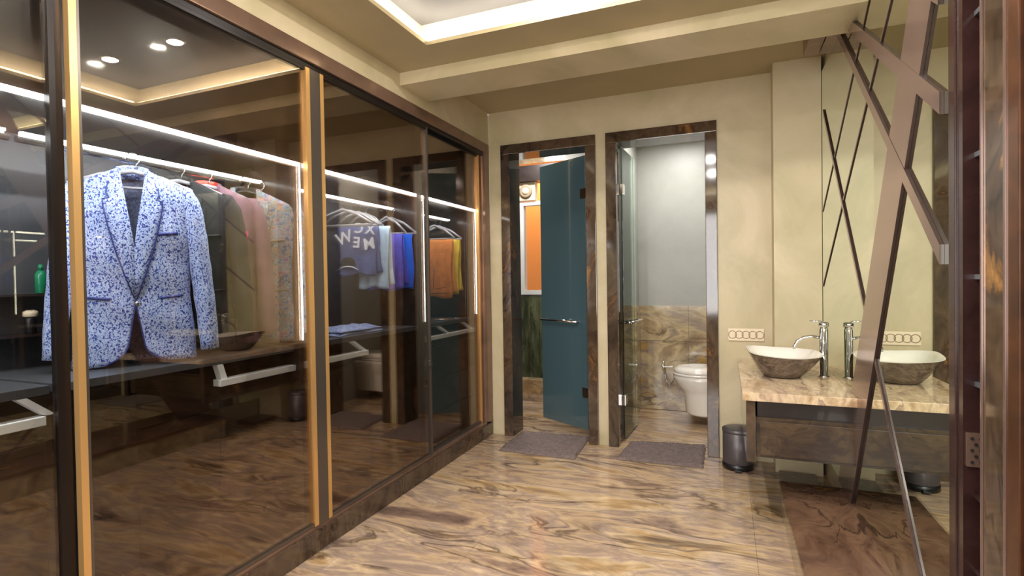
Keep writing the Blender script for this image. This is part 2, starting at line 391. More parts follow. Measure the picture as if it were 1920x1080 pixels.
B('rear_ceiling', M['ceil'], ce, -1.762, 0.6, 2.95, 3.89, 2.589, H2)
DL = ['round downlight in the lit recess, wardrobe side, nearest the doors', 'round downlight in the lit recess, wardrobe side, middle of its row', 'round downlight in the lit recess, wardrobe side, behind the camera end',
      'round downlight in the lit recess, mirror side, nearest the doors', 'round downlight in the lit recess, mirror side, middle of its row', 'round downlight in the lit recess, mirror side, behind the camera end']
for k, p in enumerate(DOWN):
    t = thing('downlight', DL[k], 'light', p, 'recessed ceiling downlights')
    bm = bmesh.new(); lathe(bm, [(0.036, -0.006), (0.048, -0.006), (0.048, 0.0), (0.036, 0.0)], seg=24); obj('ring', bm, M['steel'], t, True)
    bm = bmesh.new(); lathe(bm, [(0.001, -0.002), (0.034, -0.002), (0.034, 0.0), (0.001, 0.0)], seg=24); obj('lamp_face', bm, M['lampface'], t)
# dark bronze pelmet along the top of the mirror wall
tr = sroot('trim_1', 'dark bronze box pelmet along the top of the mirror')
B('pelmet_board', M['bronze'], tr, 0.42, 0.494, 0.2, 3.42, 2.49, H2)
B('pelmet_board', M['bronze'], tr, 0.50, 0.57, 0.2, 3.42, 2.49, H2)

# ------------------------------------------------------------------ door frames and doors
def doorframe(name, x0, x1, label):
    d = sroot(name, label, ((x0 + x1) / 2, 3.9, 0))
    t = 0.076
    B('jamb', M['dmarble'], d, x0, x0 + t, 3.868, 4.09, 0, 2.241, bev=0.004)
    B('jamb', M['dmarble'], d, x1 - t, x1, 3.868, 4.09, 0, 2.241, bev=0.004)
    B('head', M['dmarble'], d, x0, x1, 3.868, 4.09, 2.241, 2.317, bev=0.004)
    return d
d1 = doorframe('door_1', -1.652, -0.888, 'polished brown stone door frame beside the wardrobe')
d2 = doorframe('door_2', -0.812, -0.048, 'polished brown stone door frame of the toilet')

def door_leaf(label, hinge, free, z0, z1, mat, hz):
    """frameless glass door leaf from its hinge edge to its free edge"""
    h = Vector((hinge[0], hinge[1], 0)); f = Vector((free[0], free[1], 0)); L_ = (f - h).length
    ang = math.atan2(f.y - h.y, f.x - h.x)
    t = thing('glass_door', label, 'door', (h.x, h.y, z0), rot=ang)
    bm = bmesh.new(); box(bm, 0, L_, -0.005, 0.005, 0, z1 - z0, 0.001); obj('glass_pane', bm, mat, t)
    for sgn in (1, -1):
        hn = None
        bm = bmesh.new(); tube(bm, [(0.07, sgn * 0.045, hz - z0), (L_ - 0.03, sgn * 0.045, hz - z0)], 0.010, 12)
        hn = obj('handle', bm, M['chrome'], t, True)
        for x in (0.09, L_ - 0.05):
            bm = bmesh.new(); tube(bm, [(x, sgn * 0.005, hz - z0), (x, sgn * 0.045, hz - z0)], 0.008, 10)
            obj('handle_stud', bm, M['chrome'], hn, True)
    for z in (0.3, 1.9):
        bm = bmesh.new(); box(bm, -0.02, 0.05, -0.014, 0.014, z - 0.04, z + 0.04, 0.003); obj('hinge_clamp', bm, M['chrome'], t)
    return t
door_leaf('teal tinted glass door standing half open beside the orange window view', (-1.03, 4.13), (-1.50, 4.40), 0.03, 2.232, M['teal'], 0.90)
door_leaf('clear glass door swung into the toilet room, seen nearly edge on', (-0.722, 4.02), (-0.695, 4.50), 0.02, 2.235, M['clear'], 0.90)

# ------------------------------------------------------------------ toilet room
tw = sroot('wall_toilet', 'grey plaster toilet room walls with a marble dado')
B('wall_panel', M['grey_wall'], tw, -0.80, 0.16, 5.13, 5.2, 0, 2.5)
B('wall_panel', M['grey_wall'], tw, -0.83, -0.77, 4.07, 5.2, 0, 2.5)
B('wall_panel', M['grey_wall'], tw, 0.13, 0.19, 4.07, 5.2, 0, 2.5)
B('room_ceiling', M['white'], tw, -0.83, 0.19, 4.07, 5.2, 2.5, 2.56)
for (a, b_) in ((-0.768, -0.32), (-0.317, 0.128)):
    B('marble_tile', M['wmarble'], tw, a, b_, 5.11, 5.13, 0.003, 0.650)
    B('marble_tile', M['wmarble'], tw, a, b_, 5.11, 5.13, 0.653, 0.983)
for (a, b_) in ((4.09, 4.60), (4.603, 5.108)):
    for (z0, z1) in ((0.003, 0.65), (0.653, 0.983)):
        B('marble_tile', M['wmarble'], tw, -0.77, -0.755, a, b_, z0, z1)
# toilet, mounted on the right wall of that room, facing left
t = thing('toilet', 'white wall-facing toilet with closed lid, partly behind the right door jamb', 'toilet', (0.12, 4.74, 0))
def slab_oval(bm, secs, xb):
    """stack of D-shaped outlines: (z, front reach, half width)"""
    rings = []
    for z, reach, hw in secs:
        ring = []
        n = 18
        for k in range(n + 1):
            a = PI / 2 + PI * k / n
            cx = -(reach - hw * 1.1)
            ring.append((cx + hw * 1.1 * math.cos(a) if True else 0, hw * math.sin(a), z))
        ring = [(xb, hw * 0.92, z)] + ring + [(xb, -hw * 0.92, z)]
        rings.append([bm.verts.new(p) for p in ring])
    for a, b_ in zip(rings, rings[1:]):
        n = len(a)
        for k in range(n): bm.faces.new((a[k], a[(k + 1) % n], b_[(k + 1) % n], b_[k]))
    bm.faces.new(rings[0]); bm.faces.new(rings[-1][::-1])
bm = bmesh.new(); slab_oval(bm, [(0.085, 0.43, 0.13), (0.10, 0.445, 0.135), (0.25, 0.455, 0.14), (0.285, 0.47, 0.15), (0.33, 0.515, 0.17), (0.38, 0.54, 0.18), (0.413, 0.545, 0.182)], 0.0)
obj('bowl', bm, M['ceramic'], t, True)
bm = bmesh.new(); slab_oval(bm, [(0.415, 0.54, 0.178), (0.418, 0.55, 0.186), (0.434, 0.55, 0.186), (0.437, 0.54, 0.178)], -0.03)
obj('seat', bm, M['ceramic'], t, True)
bm = bmesh.new(); slab_oval(bm, [(0.439, 0.54, 0.180), (0.445, 0.545, 0.184), (0.47, 0.535, 0.178), (0.488, 0.50, 0.15), (0.492, 0.44, 0.11)], -0.02)
obj('lid', bm, M['ceramic'], t, True)
def spray(label, x, y, z, sx, wallx=None):
    t = thing('bidet_spray', label, 'spray', (x, y, z), 'bidet sprays')
    bm = bmesh.new(); lathe(bm, [(0.003, 0.0), (0.018, 0.0), (0.018, 0.012), (0.008, 0.014), (0.008, 0.05), (0.004, 0.052)], seg=14)
    bmesh.ops.rotate(bm, verts=bm.verts, matrix=Matrix.Rotation(PI / 2, 3, 'X'))
    obj('angle_valve', bm, M['chrome'], t, True)
    bm = bmesh.new(); tube(bm, [(0, -0.045, 0.045), (0, -0.045, -0.01), (0.01, -0.045, -0.06)], 0.010, 10); obj('valve_stem', bm, M['chrome'], t, True)
    bm = bmesh.new(); tube(bm, [(0.0, -0.045, -0.005), (0.05 * sx, -0.05, -0.003), (0.09 * sx, -0.06, 0.0)], [0.008, 0.009, 0.013], 10); obj('nozzle', bm, M['ceramic'], t, True)
    bm = bmesh.new(); tube(bm, [(0.01, -0.045, -0.06), (0.03, -0.06, -0.13), (0.06 * sx, -0.07, -0.17), (0.09 * sx, -0.06, -0.13), (0.10 * sx, -0.06, -0.05)], 0.006, 8); obj('hose', bm, M['steel'], t, True)
    return t
spray('chrome bidet spray with hose on the marble wall left of the toilet', -0.545, 5.11, 0.42, 1)

# ------------------------------------------------------------------ shower room behind door 1
sw = sroot('wall_shower', 'shower room walls of dark green marble and plaster')
SY = 5.2
B('wall_panel', M['grey_wall'], sw, -2.45, -2.12, SY, SY + 0.08, 0, H2)
B('wall_panel', M['grey_wall'], sw, -1.50, -0.80, SY, SY + 0.08, 0, H2)
B('wall_panel', M['grey_wall'], sw, -2.12, -1.50, SY, SY + 0.08, 0, 1.09)
B('wall_panel', M['wmarble'], sw, -2.12, -1.50, SY, SY + 0.08, 2.46, 2.52)
B('wall_panel', M['grey_wall'], sw, -0.89, -0.83, 4.09, SY, 0, H2)
B('room_ceiling', M['white'], sw, -2.45, -0.83, 4.09, SY, 2.64, 2.66)
B('lintel', M['dwood'], sw, -2.12, -1.50, SY - 0.10, SY + 0.07, 2.26, 2.42)
xx = -2.40
while xx < -0.95:
    B('marble_tile', M['gmarble'], sw, xx + 0.002, min(xx + 0.118, -0.90), SY - 0.02, SY, 0.222, 1.07); xx += 0.12
B('ledge', M['floor'], sw, -2.44, -0.90, SY - 0.14, SY, 0, 0.22, bev=0.004)
win = sroot('window_1', 'white framed shower room window looking onto an orange wall', (-1.8, SY, 1.09))
B('window_frame', M['white'], win, -2.02, -1.955, SY - 0.03, SY + 0.05, 1.09, 2.06)
B('window_frame', M['white'], win, -1.60, -1.52, SY - 0.03, SY + 0.05, 1.09, 2.06)
B('window_frame', M['white'], win, -1.955, -1.60, SY - 0.03, SY + 0.05, 1.09, 1.135)
B('window_frame', M['white'], win, -1.955, -1.60, SY - 0.03, SY + 0.05, 2.02, 2.06)
B('pane', M['clear'], win, -1.955, -1.60, SY + 0.01, SY + 0.018, 1.135, 2.02)
B('window_frame', M['wmarble'], win, -2.12, -2.02, SY - 0.02, SY + 0.05, 1.09, 2.26)
ow = B('wall_outside', M['orange'], None, -3.2, -0.6, 6.3, 6.4, 0.0, 3.6); struct(ow, 'orange rendered wall seen through the shower room window', 'wall')
# exhaust fan above the window
t = thing('exhaust_fan', 'square cream exhaust fan above the shower room window', 'fan', (-1.915, SY - 0.02, 2.165))
bm = bmesh.new(); box(bm, -0.10, 0.10, -0.03, 0.05, -0.095, 0.095, 0.006); obj('housing', bm, M['ivory'], t)
bm = bmesh.new(); lathe(bm, [(0.052, 0), (0.07, 0), (0.07, 0.016), (0.052, 0.016)], seg=28)
bmesh.ops.rotate(bm, verts=bm.verts, matrix=Matrix.Rotation(PI / 2, 3, 'X')); bmesh.ops.translate(bm, verts=bm.verts, vec=(0, -0.03, 0)); obj('fan_ring', bm, M['ivory_d'], t, True)
bm = bmesh.new(); lathe(bm, [(0.002, 0), (0.04, 0), (0.036, 0.02), (0.002, 0.024)], seg=24)
bmesh.ops.rotate(bm, verts=bm.verts, matrix=Matrix.Rotation(PI / 2, 3, 'X')); bmesh.ops.translate(bm, verts=bm.verts, vec=(0, -0.03, 0)); obj('fan_hub', bm, M['ivory'], t, True)

# ------------------------------------------------------------------ bath mats
def mat_obj(label, pts):
    """thin pile mat with a slightly ragged edge and raised tufts"""
    c = sum((Vector((p[0], p[1], 0)) for p in pts), Vector()) / 4
    t = thing('bath_mat', label, 'mat', (c.x, c.y, 0), 'bath mats at the doorways')
    bm = bmesh.new(); n = 46; m_ = 34; gr = []
    for i in range(n + 1):
        row = []
        for j in range(m_ + 1):
            u, v = i / n, j / m_
            p = (Vector(pts[0]) * (1 - u) + Vector(pts[1]) * u) * (1 - v) + (Vector(pts[3]) * (1 - u) + Vector(pts[2]) * u) * v
            e = min(i, n - i, j, m_ - j)
            z = 0.004 if e == 0 else 0.017 + random.uniform(-0.004, 0.004)
            k = 0.006
            row.append(bm.verts.new((p.x - c.x + random.uniform(-k, k), p.y - c.y + random.uniform(-k, k), z)))
        gr.append(row)
    for i in range(n):
        for j in range(m_): bm.faces.new((gr[i][j], gr[i + 1][j], gr[i + 1][j + 1], gr[i][j + 1]))
    obj('pile', bm, M['mat'], t, True)
    bm = bmesh.new(); a = [bm.verts.new((p[0] - c.x, p[1] - c.y, 0.0005)) for p in pts]; b_ = [bm.verts.new((p[0] - c.x, p[1] - c.y, 0.005)) for p in pts]
    bm.faces.new(a); bm.faces.new(b_)
    for k in range(4): bm.faces.new((a[k], a[(k + 1) % 4], b_[(k + 1) % 4], b_[k]))
    obj('backing', bm, M['tan'], t)
mat_obj('grey-mauve tufted mat lying in front of the teal glass door', [(-1.545, 3.50, 0), (-0.975, 3.50, 0), (-0.99, 4.03, 0), (-1.545, 3.99, 0)])
mat_obj('grey-mauve tufted mat lying in front of the toilet doorway', [(-0.705, 3.60, 0), (-0.145, 3.62, 0), (-0.145, 4.10, 0), (-0.675, 4.02, 0)])

# ------------------------------------------------------------------ mirror wall
MX = 0.555
mt = thing('wall_mirror', 'floor-to-ceiling wall mirror crossed by bronze diagonal bars, beside the vanity', 'mirror', (MX, 2.7, 0.16))
B('mirror_glass', M['mirror'], mt, MX, MX + 0.006, 1.742, 3.72, 0.16, 2.49)
B('backing_board', M['black'], mt, MX + 0.0065, MX + 0.018, 1.742, 3.72, 0.16, 2.49)
B('edge_trim', M['redwood'], mt, 0.5525, 0.575, 1.70, 1.741, 0.0, 2.49, bev=0.002)
XF = 0.545
NB = [0]
k_ = XF / 0.555
def barpoly(pts, th=0.010):
    q = [(p[0] * k_, max(0.163, min(2.488, 1.25 + (p[1] - 1.25) * k_))) for p in pts]
    bm = bmesh.new(); prism(bm, q, MX - th - 0.0006 * NB[0], MX - 0.0005); NB[0] += 1
    bmesh.ops.recalc_face_normals(bm, faces=bm.faces)
    for f in bm.faces: f.material_index = 0 if abs(f.normal.x) > 0.7 else 1
    W('bar', bm, M['bar'], mt).data.materials.append(M['bar_side'])
# wide bar and the narrower ones crossing it: outlines (y, z) as seen on the mirror plane
barpoly([(1.80, 2.56), (1.81, 2.14), (1.872, 2.035), (2.96, 0.14), (3.27, 0.14), (2.762, 0.973), (2.065, 2.128), (1.86, 2.56)])
barpoly([(1.81, 1.753), (1.81, 1.69), (3.12, 2.54), (3.02, 2.54)])
barpoly([(1.81, 1.329), (1.81, 1.274), (3.245, 2.54), (3.185, 2.54)])
barpoly([(3.70, 2.256), (3.70, 2.222), (1.873, 0.12), (1.85, 0.12), (1.85, 0.135)], 0.0055)
barpoly([(2.41, 2.55), (2.430, 2.55), (3.76, 1.651), (3.76, 1.638)], 0.0015)
barpoly([(1.91, 2.55), (1.932, 2.55), (3.76, 1.190), (3.76, 1.176)], 0.0015)
barpoly([(1.81, 1.992), (1.872, 2.035), (1.872, 2.14), (1.81, 2.10)])

# stone platform that runs along the foot of the mirror
pf = thing('stone_platform', 'low dark brown marble platform along the foot of the mirror', 'platform', (0.4, 2.0, 0))
B('top_slab', M['pmarble'], pf, 0.256, MX + 0.019, 0.9, 3.11, 0.135, 0.158, bev=0.002)
B('riser', M['wmarble'], pf, 0.262, MX + 0.019, 0.9, 3.10, 0.0, 0.1345)

# ------------------------------------------------------------------ vanity
v = thing('vanity_unit', 'wall-hung dark brown vanity cabinet under the marble counter', 'cabinet', (0.3, 3.3, 0.36))
B('carcass', M['vmarble'], v, 0.13, 0.5540, 2.82, 3.715, 0.365, 0.56)
B('recessed_band', M['dwood'], v, 0.14, 0.5540, 2.84, 3.715, 0.5605, 0.645)
B('side_panel', M['dmarble'], v, 0.088, 0.1295, 2.79, 3.865, 0.345, 0.648, bev=0.002)
B('back_panel', M['dmarble'], v, 0.13, 0.286, 3.716, 3.865, 0.365, 0.645)
B('drawer_front', M['vmarble'], v, 0.15, 0.5535, 2.805, 2.8195, 0.38, 0.545, bev=0.002)
ct = thing('vanity_counter', 'thick cream and brown marble counter holding the stone basin', 'counter', (0.3, 3.3, 0.649))
B('counter_slab', M['cmarble'], ct, 0.072, 0.5545, 2.765, 3.719, 0.649, 0.69, bev=0.002)
B('counter_return', M['cmarble'], ct, 0.072, 0.2855, 3.7195, 3.888, 0.649, 0.69)

# vessel basin: square bowl, corners drawn out, thin wavy lip
bs = thing('vessel_basin', 'square-lipped vessel basin, dark stone outside and white inside, on the counter', 'basin', (0.283, 3.27, 0.692))
bs.scale = (0.93, 0.93, 1.12)
def sq(a, r, p=3.2):
    c, s = math.cos(a), math.sin(a)
    q = (abs(c) ** p + abs(s) ** p) ** (-1 / p)
    return r * q * c, r * q * s
def bowl(bm, secs, seg=56):
    rings = []
    for r, z in secs:
        ring = []
        for k in range(seg):
            a = 2 * PI * k / seg
            f = min(1, max(0, (r - 0.06) / 0.13))
            p = 2.0 + 1.6 * f
            x, y = sq(a, r, p)
            corner = abs(math.sin(2 * a)) ** 3
            zz = z + f * (0.006 * math.cos(2 * a) + 0.008 * math.sin(a) - 0.008 * math.cos(a)) * (1 if z > 0.03 else 0.3)
            x *= 1 + 0.03 * corner * f
            if x > 0: x *= 1 + 0.12 * f; y *= 1 - 0.30 * f * min(1, x / 0.2) ** 2
            y *= 1 + 0.03 * corner * f
            xr = x * math.cos(0.1) - y * math.sin(0.1); yr = x * math.sin(0.1) + y * math.cos(0.1)
            ring.append(bm.verts.new((xr, yr, zz)))
        rings.append(ring)
    for a, b_ in zip(rings, rings[1:]):
        for k in range(seg): bm.faces.new((a[k], a[(k + 1) % seg], b_[(k + 1) % seg], b_[k]))
    return rings
bm = bmesh.new(); rr = bowl(bm, [(0.085, 0.0), (0.10, 0.004), (0.125, 0.03), (0.155, 0.07), (0.183, 0.112), (0.190, 0.120)]); bm.faces.new(rr[0])
obj('outer_shell', bm, M['basin_out'], bs, True)
bm = bmesh.new(); rr = bowl(bm, [(0.190, 0.1205), (0.182, 0.122), (0.160, 0.085), (0.125, 0.045), (0.08, 0.022), (0.02, 0.018)]); bm.faces.new(rr[-1])
obj('inner_bowl', bm, M['ceramic'], bs, True)
bm = bmesh.new(); lathe(bm, [(0.002, 0.0195), (0.02, 0.0195), (0.02, 0.0225), (0.002, 0.0235)], seg=20); obj('waste', bm, M['chrome'], bs, True)

# tall tap
tp = thing('basin_tap', 'tall chrome pillar tap with an arched thin spout, beside the basin', 'tap', (0.497, 3.31, 0.69))
bm = bmesh.new(); lathe(bm, [(0.022, 0), (0.028, 0.0), (0.028, 0.006), (0.0215, 0.010), (0.0215, 0.26), (0.019, 0.265), (0.019, 0.272)], seg=24); obj('column', bm, M['chrome'], tp, True)
bm = bmesh.new(); lathe(bm, [(0.019, 0.273), (0.025, 0.275), (0.025, 0.296), (0.020, 0.302), (0.002, 0.303)], seg=24); obj('cap', bm, M['chrome'], tp, True)
bm = bmesh.new(); tube(bm, [(0, 0, 0.295), (-0.02, -0.01, 0.306), (-0.07, -0.02, 0.308)], [0.005, 0.005, 0.004], 8); obj('lever', bm, M['chrome'], tp, True)
bm = bmesh.new(); tube(bm, [(-0.018, 0, 0.215), (-0.06, -0.005, 0.222), (-0.10, -0.01, 0.215), (-0.13, -0.015, 0.195), (-0.145, -0.017, 0.165), (-0.147, -0.017, 0.150)], 0.0085, 12); obj('spout', bm, M['chrome'], tp, True)

# switch plate with four round sockets
sp = thing('socket_plate', 'ivory socket plate with five linked round rings on the wall left of the basin', 'socket', (0.126, 3.889, 0.853))
bm = bmesh.new(); box(bm, -0.112, 0.112, -0.010, 0.0, -0.042, 0.042, 0.004); obj('plate', bm, M['ivory'], sp)
for i in range(5):
    bm = bmesh.new(); pts = [(-0.084 + i * 0.042 + 0.025 * math.cos(a * PI / 12), -0.011, 0.025 * math.sin(a * PI / 12)) for a in range(25)]
    tube(bm, pts, 0.0024, 6, cap=False); obj('ring', bm, M['ivory_d'], sp, True)

# pedal bin
pb = thing('pedal_bin', 'small dark grey round pedal bin beside the vanity cabinet', 'bin', (0.065, 3.72, 0))
bm = bmesh.new(); lathe(bm, [(0.088, 0.0), (0.094, 0.002), (0.094, 0.035), (0.088, 0.037)], seg=36); obj('base_ring', bm, M['binb'], pb, True)
bm = bmesh.new(); lathe(bm, [(0.090, 0.0375), (0.091, 0.04), (0.091, 0.235), (0.088, 0.237)], seg=36); obj('body', bm, M['binp'], pb, True)
bm = bmesh.new(); lathe(bm, [(0.092, 0.2375), (0.094, 0.24), (0.093, 0.256), (0.07, 0.266), (0.002, 0.270)], seg=36); obj('lid', bm, M['binp'], pb, True)
bm = bmesh.new(); box(bm, -0.02, 0.02, -0.125, -0.093, 0.010, 0.020, 0.002); obj('pedal', bm, M['binb'], pb)

# dark low panel on the floor below the vanity
sc_ = B('floor_panel', M['dmarble'], None, 0.30, 0.50, 3.42, 3.66, 0.0005, 0.03, bev=0.004)
tag(sc_, 'flat dark panel lying on the floor under the vanity', 'scale')

# ------------------------------------------------------------------ open shelving at the right edge
sh = thing('shelving_unit', 'tall dark reddish wood open shelving unit right of the mirror', 'shelves', (0.75, 1.6, 0))
B('side_panel', M['redwood'], sh, 0.557, 0.93, 1.664, 1.698, 0.0, 2.489)
B('side_panel', M['dmarble'], sh, 0.553, 0.93, 1.435, 1.545, 0.0, 2.489, bev=0.002)
B('back_panel', M['dwood'], sh, 0.90, 0.938, 1.546, 1.663, 0.0, 2.489)
B('edge_strip', M['bar'], sh, 0.549, 0.5525, 1.538, 1.545, 0.0, 2.489)
for z in (1.55, 1.245, 0.975, 0.69, 0.50, 1.90, 2.2):
    s = B('shelf', M['shelf'] if z > 0.9 else M['redwood'], sh, 0.58, 0.899, 1.5465, 1.6635, z - 0.012, z)
    if z < 1.6: B('shelf_bracket', M['steel'], s, 0.60, 0.615, 1.648, 1.6635, z - 0.03, z - 0.0125)
pv = None
bm = bmesh.new(); box(bm, 0.562, 0.62, 1.655, 1.6638, 0.76, 0.845)
W('vent_plate', bm, M['bronze'], sh)
for i in range(3):
    for j in range(5):
        bm = bmesh.new(); cyl(bm, (0.572 + 0.018 * i + (0.008 if j % 2 else 0), 1.6525, 0.772 + 0.015 * j), 0.004, (0, 1, 0), 0.0024, 10); W('vent_hole', bm, M['black'], sh)
pn = thing('wood_post', 'polished brown wooden upright at the right edge of the picture', 'post', (0.58, 1.4, 0))
B('post_core', M['bwood'], pn, 0.551, 0.60, 1.375, 1.433, 0.0, 2.489, bev=0.003)
B('post_edge', M['bar'], pn, 0.5485, 0.5508, 1.425, 1.434, 0.0, 2.489)
# the rest of the dark joinery on the right, towards the camera and beyond the picture
cb = thing('dark_cupboard', 'tall near-black cupboard at the far right edge of the picture', 'cupboard', (0.75, 0.6, 0))
B('carcass', M['dwood'], cb, 0.58, 0.935, -1.45, 1.37, 0.0, 2.45)
for i in range(5):
    y0 = -1.48 + i * 0.57
    d = B('door', M['dwood'], cb, 0.556, 0.5795, y0 + 0.003, y0 + 0.567, 0.06, 2.47, bev=0.002)
    B('handle', M['dwood'], d, 0.548, 0.5558, y0 + 0.50, y0 + 0.515, 1.0, 1.25)

# ------------------------------------------------------------------ wardrobe
GX = -1.762
wd = thing('wardrobe', 'long built-in wardrobe with brown stone surround and sliding glass doors', 'wardrobe', (-2.1, 1.5, 0))
B('header', M['bronze'], wd, GX - 0.09, GX + 0.004, -1.49, 3.885, 2.262, 2.335, bev=0.004)
B('header_track', M['blackm'], wd, GX - 0.085, GX - 0.01, -1.49, 3.80, 2.238, 2.2615)
B('plinth', M['dmarble'], wd, GX - 0.09, GX + 0.004, -1.49, 3.885, 0.0, 0.098, bev=0.004)
B('bottom_track', M['bronze'], wd, GX - 0.085, GX - 0.012, -1.49, 3.80, 0.0985, 0.118)
B('end_post', M['bronze'], wd, GX - 0.09, GX + 0.002, 3.80, 3.885, 0.1185, 2.2615)
B('back_panel', M['back'], wd, -2.44, -2.42, -1.49, 3.885, 0.0, 2.32)
B('end_panel', M['dwood'], wd, -2.419, GX - 0.091, 3.865, 3.885, 0.0, 2.32)
B('dark_band', M['black'], wd, -2.4195, -2.40, -1.0, 0.9, 1.50, 1.62)
B('top_panel', M['dwood'], wd, -2.419, GX - 0.095, -1.49, 3.864, 2.30, 2.32)
B('loft_board', M['dwood'], wd, -2.419, -1.85, -1.49, 3.864, 1.815, 1.84)
B('loft_front', M['dwood'], wd, -1.872, -1.852, -1.49, 3.864, 1.8405, 2.2995)
YB = [0.955, 1.93, 3.02, 3.80]
# uprights behind the door seams with lit edges
for i, y in enumerate(YB):
    if i in (1, 2):
        B('upright', M['dwood'], wd, -2.419, -1.86, y - 0.009, y + 0.009, 0.0, 1.8145)
    B('led_upright', M['led'] if i != 0 else M['steel'], wd, -1.848, -1.842, y - 0.012, y - 0.007, 0.98, 1.80)
seg = [-1.4, -0.3] + YB
for a, b_ in zip(seg, seg[1:]):
    B('led_strip', M['led'], wd, -1.850, -1.838, a + 0.012, b_ - 0.012, 1.795, 1.811)
for a, b_ in zip(seg, seg[1:]):
    bm = bmesh.new(); tube(bm, [(-2.08, a + 0.01, 1.722), (-2.08, b_ - 0.01, 1.722)], 0.012, 12); r_ = W('hanging_rail', bm, M['steel'], wd)
    B('rail_light', M['led'], r_, -2.086, -2.068, a + 0.02, b_ - 0.02, 1.7365, 1.745)
    B('shelf', M['shelf'], wd, -2.418, -1.90, a + 0.0095, b_ - 0.0095, 0.925, 0.952, bev=0.002)
# small niche shelves at the back of the left bay
for z in (1.225, 1.08):
    B('niche_shelf', M['dwood'], wd, -2.418, -2.30, 0.97, 1.24, z - 0.008, z)
# drawer units below the shelf, each with pale lit-looking edge strip and slanted brackets
def drawers(label, y0, y1, yb, tilt):
    t = thing('drawer_unit', label, 'drawers', (-2.15, (y0 + y1) / 2, 0.0), 'drawer units below the wardrobe shelf')
    B('carcass', M['dwood'], t, -2.418, -1.905, y0, y1, 0.0, 0.795)
    B('edge_strip', M['lid'], t, -1.935, -1.89, y0, y1, 0.835, 0.862, bev=0.002)
    B('top_board', M['dwood'], t, -2.418, -1.936, y0, y1, 0.7955, 0.84)
    n = 3
    for i in range(n):
        z0 = 0.10 + i * 0.23
        d = B('drawer', M['dwood'], t, -1.904, -1.888, y0 + 0.004, y1 - 0.004, z0, z0 + 0.224, bev=0.002)
        B('knob', M['steel'], d, -1.8875, -1.876, (y0 + y1) / 2 - 0.01, (y0 + y1) / 2 + 0.01, z0 + 0.15, z0 + 0.17)
    for y in yb:
        bm = bmesh.new(); prism(bm, [(y - 0.022, 0.924), (y + 0.004, 0.924), (y + tilt + 0.013, 0.8625), (y + tilt - 0.013, 0.8625)], -1.93, -1.90)
        W('slanted_bracket', bm, M['lid'], t)
    return t
drawers('dark drawer unit at the left edge, beneath the blue jacket sleeve', -0.2, 0.93, [0.885], 0.06)
drawers('dark drawer unit beneath the hanging jackets in the second bay', 1.52, 1.92, [1.535], 0.01)
drawers('dark drawer unit beneath the navy shirt, behind the gold stiles', 1.945, 2.47, [2.36], 0.09)
drawers('dark drawer unit beneath the rust trousers at the far end', 3.04, 3.86, [3.30, 3.68], 0.13)

# sliding glass doors
def sdoor(label, y0, y1, x, stile0, stile1):
    t = thing('sliding_door', label, 'door', (x, (y0 + y1) / 2, 0.119), 'sliding wardrobe doors')
    B('glass_pane', M['wglass'], t, x - 0.004, x + 0.004, y0 + 0.004, y1 - 0.004, 0.122, 2.236)
    z0, z1 = 0.120, 2.2375
    for (a, b_, m_) in stile0 + stile1:
        B('stile', M[m_], t, x - 0.013, x + 0.013, a, b_, z0, z1)
    B('rail', M['goldd'], t, x - 0.009, x + 0.009, y0 + 0.01, y1 - 0.01, z0, z0 + 0.014)
    B('rail', M['blackm'], t, x - 0.009, x + 0.009, y0 + 0.01, y1 - 0.01, z1 - 0.014, z1)
    return t
XA, XB2 = -1.781, -1.812
sdoor('leftmost tinted glass sliding door, cut by the left edge of the picture', -0.40, 0.945, XB2, [], [(0.915, 0.948, 'blackm')])
sdoor('large tinted glass sliding door in front of the blue floral jacket', 0.95, 1.918, XA, [(0.952, 0.972, 'gold'), (0.9725, 0.980, 'goldd')], [(1.893, 1.918, 'gold')])
sdoor('tinted glass sliding door in front of the navy and violet clothes', 1.985, 2.955, XA, [(1.985, 2.008, 'gold')], [(2.943, 2.955, 'goldd')])
sdoor('far tinted glass sliding door in front of the rust trousers', 2.90, 3.795, XB2, [(2.90, 2.912, 'blackm')], [(3.76, 3.780, 'gold')])
B('door_post', M['goldd'], wd, XA - 0.016, XA + 0.012, 1.920, 1.983, 0.1195, 2.2375)
lk = B('door_lock', M['steel'], None, XA + 0.005, XA + 0.02, 2.925, 2.950, 0.70, 0.74, bev=0.002)
tag(lk, 'small steel lock on the glass between the two far sliding doors', 'lock')

# ------------------------------------------------------------------ hangers and clothes
def hanger(label, loc, rot, m, half=0.20, drop=0.06, bar=True):
    """loc is the point on the rail; the hook wraps over it"""
    t = thing('coat_hanger', label, 'hanger', loc, rot=rot)
    bm = bmesh.new(); r = 0.022
    pts = [(r * math.cos(a), 0, r * math.sin(a)) for a in [math.radians(d) for d in range(200, -70, -20)]]
    pts = pts + [(0.012, 0, -0.028), (0, 0, -0.045)]
    tube(bm, pts, 0.0025, 8); obj('hook', bm, M['steel'], t, True)
    bm = bmesh.new()
    tube(bm, [(-half, 0, -0.045 - drop), (-half * 0.5, 0, -0.045 - drop * 0.35), (0, 0, -0.045), (half * 0.5, 0, -0.045 - drop * 0.35), (half, 0, -0.045 - drop)], [0.006, 0.008, 0.009, 0.008, 0.006], 8)
    obj('shoulder_bar', bm, m, t, True)
    if bar:
        bm = bmesh.new(); tube(bm, [(-half, 0, -0.048 - drop), (half, 0, -0.048 - drop)], 0.005, 8); obj('trouser_bar', bm, m, t, True)
    return t

